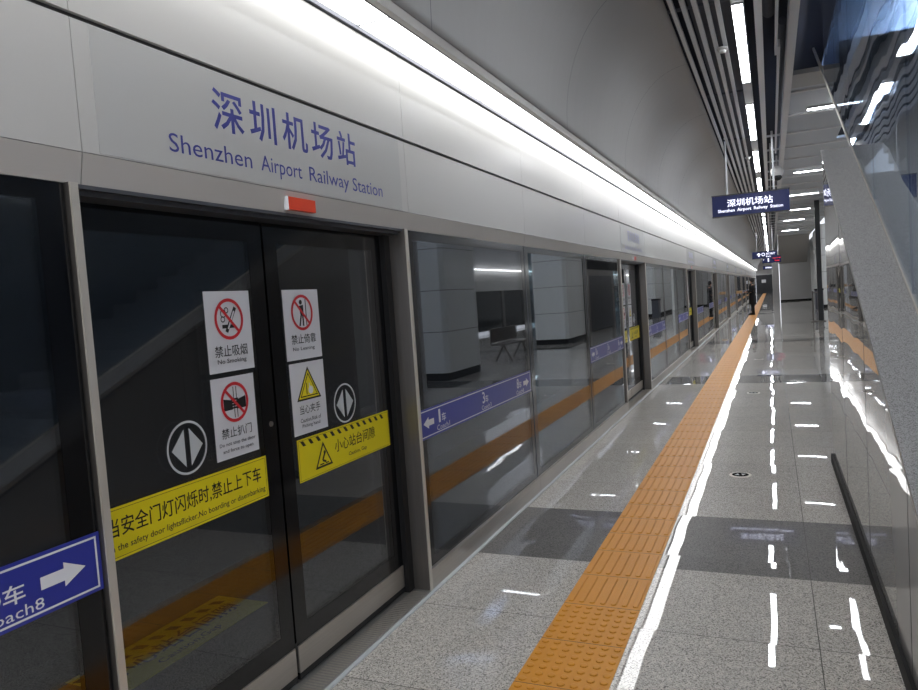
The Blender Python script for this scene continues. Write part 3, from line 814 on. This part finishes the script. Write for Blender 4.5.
# bulkhead at the far end of the ribbed ceiling
struct(MB().prism([(50, 4.345), (55.2, 2.70), (55.4, 2.70), (55.4, 4.345)], 'x', .5, 2.28, 'dgrey').build('trim_14'))
struct(MB().box(.56, 2.62, 58, 58.3, .10, 4.34, 'grey').build('wall_far'))
struct(MB().box(.56, 2.62, 57.97, 58.3, 0, .10, 'black').build('baseboard_far'))
struct(MB().box(.08, .55, 62, 90, 0, 4.0, 'grey').build('wall_far_left'))
struct(MB().box(2.62, 3.0, 52, 90, 0, 4.34, 'white').build('wall_far_right'))
t = thing('fire_cabinet', 'small dark box on the far grey wall beside the strip', 'cabinet', (.0, 63.0, .6)); MB().box(-.1, .07, 62.8, 63.4, .75, .95, 'dark').build('casing', t)
# end wall of the platform
struct(MB().box(-1.8, .55, 98.6, 99.0, 0, 2.35, 'dark').build('wall_end'))
struct(MB().box(-1.8, .55, 98.6, 99.0, 2.36, 4.1, 'grey').build('wall_end_upper'))
t = thing('notice_board', 'small pale notice on the dark end wall of the platform', 'notice', (-.9, 98.5, 1.35)); MB().box(-1.15, -.65, 98.55, 98.595, 1.35, 1.75, 'wht').build('board', t)

# opposite platform edge (seen in the reflections)
ox = 8.5
struct(MB().box(ox, ox+.3, YN, YF, 2.0, 2.45, 'header').box(ox, ox+.3, YN, YF, 2.46, 2.95, 'header').build('trim_15'))
struct(MB().box(ox+.02, ox+.05, YN, YF, .15, 2.0, 'frit').build('window_1'))
struct(MB().box(ox, ox+.3, YN, YF, 3.02, 4.3, 'grey').build('trim_16'))
for i in range(13):
    y = -2+PITCH*i
    t = MB().box(ox-.22, ox-.01, y, y+8.0, 2.96, 3.0, 'tray').build('light_tray', origin=(ox-.1, y, 2.96))
    tag(t, 'white light tray over the opposite screen doors, seen mirrored in the glass', 'ceiling light', 'opposite light trays')
    t = MB().box(ox-.02, ox+.02, y+3, y+3.3, 0, 2.0, 'steel').build('door_post', origin=(ox, y+3, 0))
    tag(t, 'steel door post of the opposite platform edge, seen mirrored', 'post', 'opposite door posts')
# ceiling band with line lights added over the far half, brightening columns and header
struct(MB().box(4.9, 6.3, YN, YF, ZC+.02, ZC+.1, 'panel').build('ceiling_far'))
for i in range(15):
    y = -6+7*i
    t = thing('line_light', 'added white fill light over the far half of the platform, outside the picture', 'ceiling light', (5.6, y, ZC), 'added fill lights over the far half')
    MB().box(5.5, 5.7, y, y+4.5, ZC-.03, ZC+.019, 'alu').build('housing', t)
    MB().box(5.51, 5.69, y+.01, y+4.49, ZC-.04, ZC-.03, 'tray').build('diffuser', t)
# lift enclosure
t = thing('lift_enclosure', 'glass lift shaft with steel door frame, seen mirrored before the second doors', 'lift', (4.0, 31, 0))
MB().box(3.1, 3.16, 28.3, 28.8, 0, 2.3, 'steel').box(3.1, 3.16, 33.2, 33.7, 0, 2.3, 'steel').box(3.1, 3.16, 28.3, 33.7, 2.3, 2.55, 'steel').build('door_frame', t)
MB().box(3.12, 3.15, 28.8, 31, .02, 2.3, 'dark').build('lift_door', t)
MB().box(3.12, 3.15, 31.02, 33.2, .02, 2.3, 'dark').build('lift_door', t)
MB().box(3.05, 3.3, 27.6, 34.8, 2.56, 2.95, 'black').build('sign_band', t)
MB().box(3.18, 3.2, 27.3, 35.2, 0, 4.3, 'eglass').box(3.2, 5.2, 27.3, 27.32, 0, 4.3, 'eglass').build('shaft_glass', t)
MB().box(3.4, 5.2, 28, 34.6, .02, 4.0, 'duct').build('lift_car', t)
# bench of perforated steel
t = thing('steel_bench', 'steel waiting bench with splayed legs, seen mirrored in the first fixed panel', 'bench', (2.75, 18, 0))
MB().box(2.5, 2.95, 17.0, 19.0, .42, .46, 'steel').box(2.93, 2.97, 17.0, 19.0, .5, .85, 'steel').build('seat', t)
for y in (17.3, 18.7):
    MB().tube((2.72, y, .42), (2.5, y, .0), .03, 'steel').tube((2.72, y, .42), (2.95, y, .0), .03, 'steel').build('leg', t)
# litter bin
t = thing('litter_bin', 'grey litter bin by the long far column, seen mirrored', 'bin', (2.15, 39.9, 0))
MB().box(1.95, 2.3, 39.5, 40.3, .02, .95, 'duct').build('body', t); MB().box(1.93, 2.32, 39.48, 40.32, .95, 1.02, 'black').build('lid', t)

# floor caps
for (y, lb) in ((6.31, 'nearest'), (11.07, 'second'), (15.9, 'third')):
    t = thing('floor_cap', f'{lb} small round steel floor cap with a dark disc right of the strip', 'floor cap', (-.30, y, 0), 'round floor caps')
    MB().lathe((-.30, y, 0), [(.088, 0), (.088, .003), (.082, .0045)], 'edge', 32).build('rim', t)
    mb = MB().lathe((-.30, y, 0), [(.066, .0046), (.066, .0055)], 'cap', 32)
    A = Art(mb, (-.30, y, .0056), UX, UY); A.poly([(-.045, -.025), (-.005, -.025), (-.02, .03)], 'ltwht', .0004); A.poly([(.005, .025), (.02, -.03), (.042, .025)], 'ltwht', .0004)
    mb.build('disc', t)

# ------------------------------------------------------------------ the waiting person
def skinned(name, pts, edges, parent, mat, lvl=2):
    me = bpy.data.meshes.new(name)
    L0 = world_loc(parent) if parent else Vector((0, 0, 0))
    me.from_pydata([p[:3] for p in pts], edges, [])
    o = bpy.data.objects.new(name, me); C.objects.link(o)
    sk = o.modifiers.new('skin', 'SKIN'); sk.use_smooth_shade = True
    if not me.skin_vertices: me.skin_vertices.new()
    for i, p in enumerate(pts):
        r = p[3]; me.skin_vertices[0].data[i].radius = (r if isinstance(r, tuple) else (r, r))
    me.skin_vertices[0].data[0].use_root = True
    ss = o.modifiers.new('sub', 'SUBSURF'); ss.levels = lvl; ss.render_levels = lvl
    dg = bpy.context.evaluated_depsgraph_get(); dg.update()
    m2 = bpy.data.meshes.new_from_object(o.evaluated_get(dg)); o.modifiers.clear(); o.data = m2
    m2.materials.clear(); m2.materials.append(M[mat]); m2.polygons.foreach_set('use_smooth', [True]*len(m2.polygons))
    if parent: o.parent = parent
    return o
px, py = -.87, 37.2
per = thing('person', 'person in a long black coat standing on the tactile strip, holding a tan bag', 'person', (px, py, .009))
per.rotation_euler = (0, 0, math.radians(12))
# local frame: faces -X
P_ = [(0, 0, .93, .13), (0, 0, 1.15, .13), (0, 0, 1.38, .13), (0, 0, 1.47, .055), (-.012, 0, 1.56, .05), (-.015, 0, 1.63, .085), (-.01, 0, 1.70, .06),
      (0, .19, 1.40, .055), (0, .23, 1.15, .045), (-.14, .20, 1.08, .036), (-.24, .16, 1.10, .028),
      (0, -.19, 1.40, .055), (0, -.22, 1.15, .045), (-.16, -.17, 1.08, .036), (-.26, -.13, 1.11, .028),
      (0, .08, .86, .09), (-.015, .085, .48, .06), (.01, .085, .09, .04), (-.11, .09, .035, .034),
      (0, -.08, .86, .09), (.005, -.085, .48, .06), (.03, -.085, .09, .04), (-.09, -.09, .035, .034)]
E_ = [(0,1),(1,2),(2,3),(3,4),(4,5),(5,6),(2,7),(7,8),(8,9),(9,10),(2,11),(11,12),(12,13),(13,14),(0,15),(15,16),(16,17),(17,18),(0,19),(19,20),(20,21),(21,22)]
body = skinned('body', P_, E_, None, 'skin'); body.parent = per
def hand(y, s):
    b = (-.25, y, 1.105)
    pts = [(b[0], b[1], b[2], .026), (b[0]-.05, b[1], b[2]+.005, .03)]; ed = [(0, 1)]
    for q in range(4):
        ln = (.03, .036, .034, .026)[q]; yy = b[1]+(q-1.5)*.018
        i = len(pts); pts += [(b[0]-.075, yy, b[2]+.006, .009), (b[0]-.075-ln, yy, b[2], .008), (b[0]-.08-ln*1.2, yy, b[2]-.028, .007)]; ed += [(1, i), (i, i+1), (i+1, i+2)]
    i = len(pts); pts += [(b[0]-.045, b[1]-s*.035, b[2]+.012, .010), (b[0]-.075, b[1]-s*.045, b[2]-.005, .008)]; ed += [(0, i), (i, i+1)]
    h = skinned('hand', pts, ed, None, 'skin', 1); h.parent = body
hand(.155, 1); hand(-.125, -1)
def loft(rings, mat, n=20):
    mb = MB(); vs = []; fs = []
    for (cx, cy, z, rx, ry) in rings:
        for i in range(n):
            a = 2*math.pi*i/n; vs.append((cx+rx*math.cos(a), cy+ry*math.sin(a), z))
    for j in range(len(rings)-1):
        for i in range(n): fs.append((j*n+i, j*n+(i+1) % n, (j+1)*n+(i+1) % n, (j+1)*n+i))
    fs += [tuple(range(n))[::-1], tuple(range((len(rings)-1)*n, len(rings)*n))]
    return mb.add(vs, fs, mat)
def raw(mb, name, par):
    o = mb.build(name, None, True); o.parent = par; o.location = (0, 0, 0); return o
raw(loft([(.01, 0, .50, .165, .215), (.0, 0, .60, .165, .215), (0, 0, .85, .150, .195), (0, 0, 1.08, .135, .175), (0, 0, 1.25, .145, .20), (0, 0, 1.38, .14, .215), (0, 0, 1.45, .10, .15), (0, 0, 1.49, .07, .08)], 'coat'), 'coat', body)
for s in (1, -1):
    mb = MB().tube((0, s*.19, 1.41), (0, s*.235, 1.15), .075, 'coat', 14, .06).tube((0, s*.235, 1.16), (-.23, s*.165, 1.10), .062, 'coat', 14, .045)
    raw(mb, 'sleeve', body)
    mb = MB().tube((0, s*.08, .86), (0, s*.085, .48), .10, 'coat', 14, .075).tube((0, s*.085, .48), (.01, s*.086, .07), .075, 'coat', 14, .055)
    raw(mb, 'trouser_leg', body)
    raw(loft([(-.06, s*.088, .0, .14, .05), (-.06, s*.088, .03, .145, .052), (-.03, s*.088, .08, .10, .05), (.015, s*.088, .13, .055, .05)], 'black'), 'shoe', body)
raw(loft([(.05, 0, 1.44, .09, .12), (.06, 0, 1.50, .10, .125), (.05, 0, 1.55, .085, .10), (.04, 0, 1.57, .05, .06)], 'fur'), 'hood', body)
raw(loft([(.03, 0, 1.54, .05, .07), (.018, 0, 1.60, .094, .094), (.012, 0, 1.67, .104, .096), (.01, 0, 1.73, .08, .08), (0, 0, 1.765, .04, .04)], 'hair'), 'hair', body)
mb = MB()
for s in (1, -1): mb.lathe((-.094, s*.03, 1.640), [(.003, -.007), (.009, -.003), (.009, .003), (.003, .007)], 'ink', 8)
raw(mb, 'eyes', body)
mb = MB().add([(-.098, 0, 1.645), (-.098, .012, 1.605), (-.098, -.012, 1.605), (-.122, 0, 1.608)], [(0, 1, 3), (0, 3, 2), (1, 2, 3)], 'skin'); raw(mb, 'nose', body)
raw(MB().box(-.097, -.09, -.018, .018, 1.575, 1.581, 'red'), 'mouth', body)
bag = MB().box(px-.70, px-.44, py-.16, py+.12, 1.07, 1.20, 'tan').box(px-.57, px-.36, py-.13, py+.09, 1.20, 1.205, 'wht').build('paper_parcel', origin=(px-.45, py, 1.07))
tag(bag, 'tan paper parcel held out in front by the person in the black coat', 'parcel')

# ------------------------------------------------------------------ camera
cam = bpy.data.cameras.new('camera'); co = bpy.data.objects.new('camera', cam); C.objects.link(co)
f, yaw, pit, rol = 717.428, .414504898, .0601680384, .068488413
fwd = Vector((-math.sin(yaw)*math.cos(pit), math.cos(yaw)*math.cos(pit), -math.sin(pit)))
r0 = Vector((math.cos(yaw), math.sin(yaw), 0)); d0 = fwd.cross(r0)
rt = r0*math.cos(rol) + d0*math.sin(rol); dn = -r0*math.sin(rol) + d0*math.cos(rol)
mt = Matrix((rt, -dn, -fwd)).transposed().to_4x4(); mt.translation = (0, 0, 1.6)
co.matrix_world = mt
cam.sensor_fit = 'HORIZONTAL'; cam.sensor_width = 36; cam.lens = f/918*36; cam.clip_end = 300; cam.clip_start = .05
bpy.context.scene.camera = co

# ------------------------------------------------------------------ light of the hall beyond
wd = bpy.data.worlds.new('hall'); bpy.context.scene.world = wd; wd.use_nodes = True
wd.node_tree.nodes['Background'].inputs[0].default_value = S((205, 208, 215)); wd.node_tree.nodes['Background'].inputs[1].default_value = 1.55
sc = bpy.context.scene
sc.view_settings.view_transform = 'Standard'; sc.view_settings.look = 'None'; sc.view_settings.gamma = 1
sc.view_settings.exposure = 0.42
sc.view_settings.use_curve_mapping = False
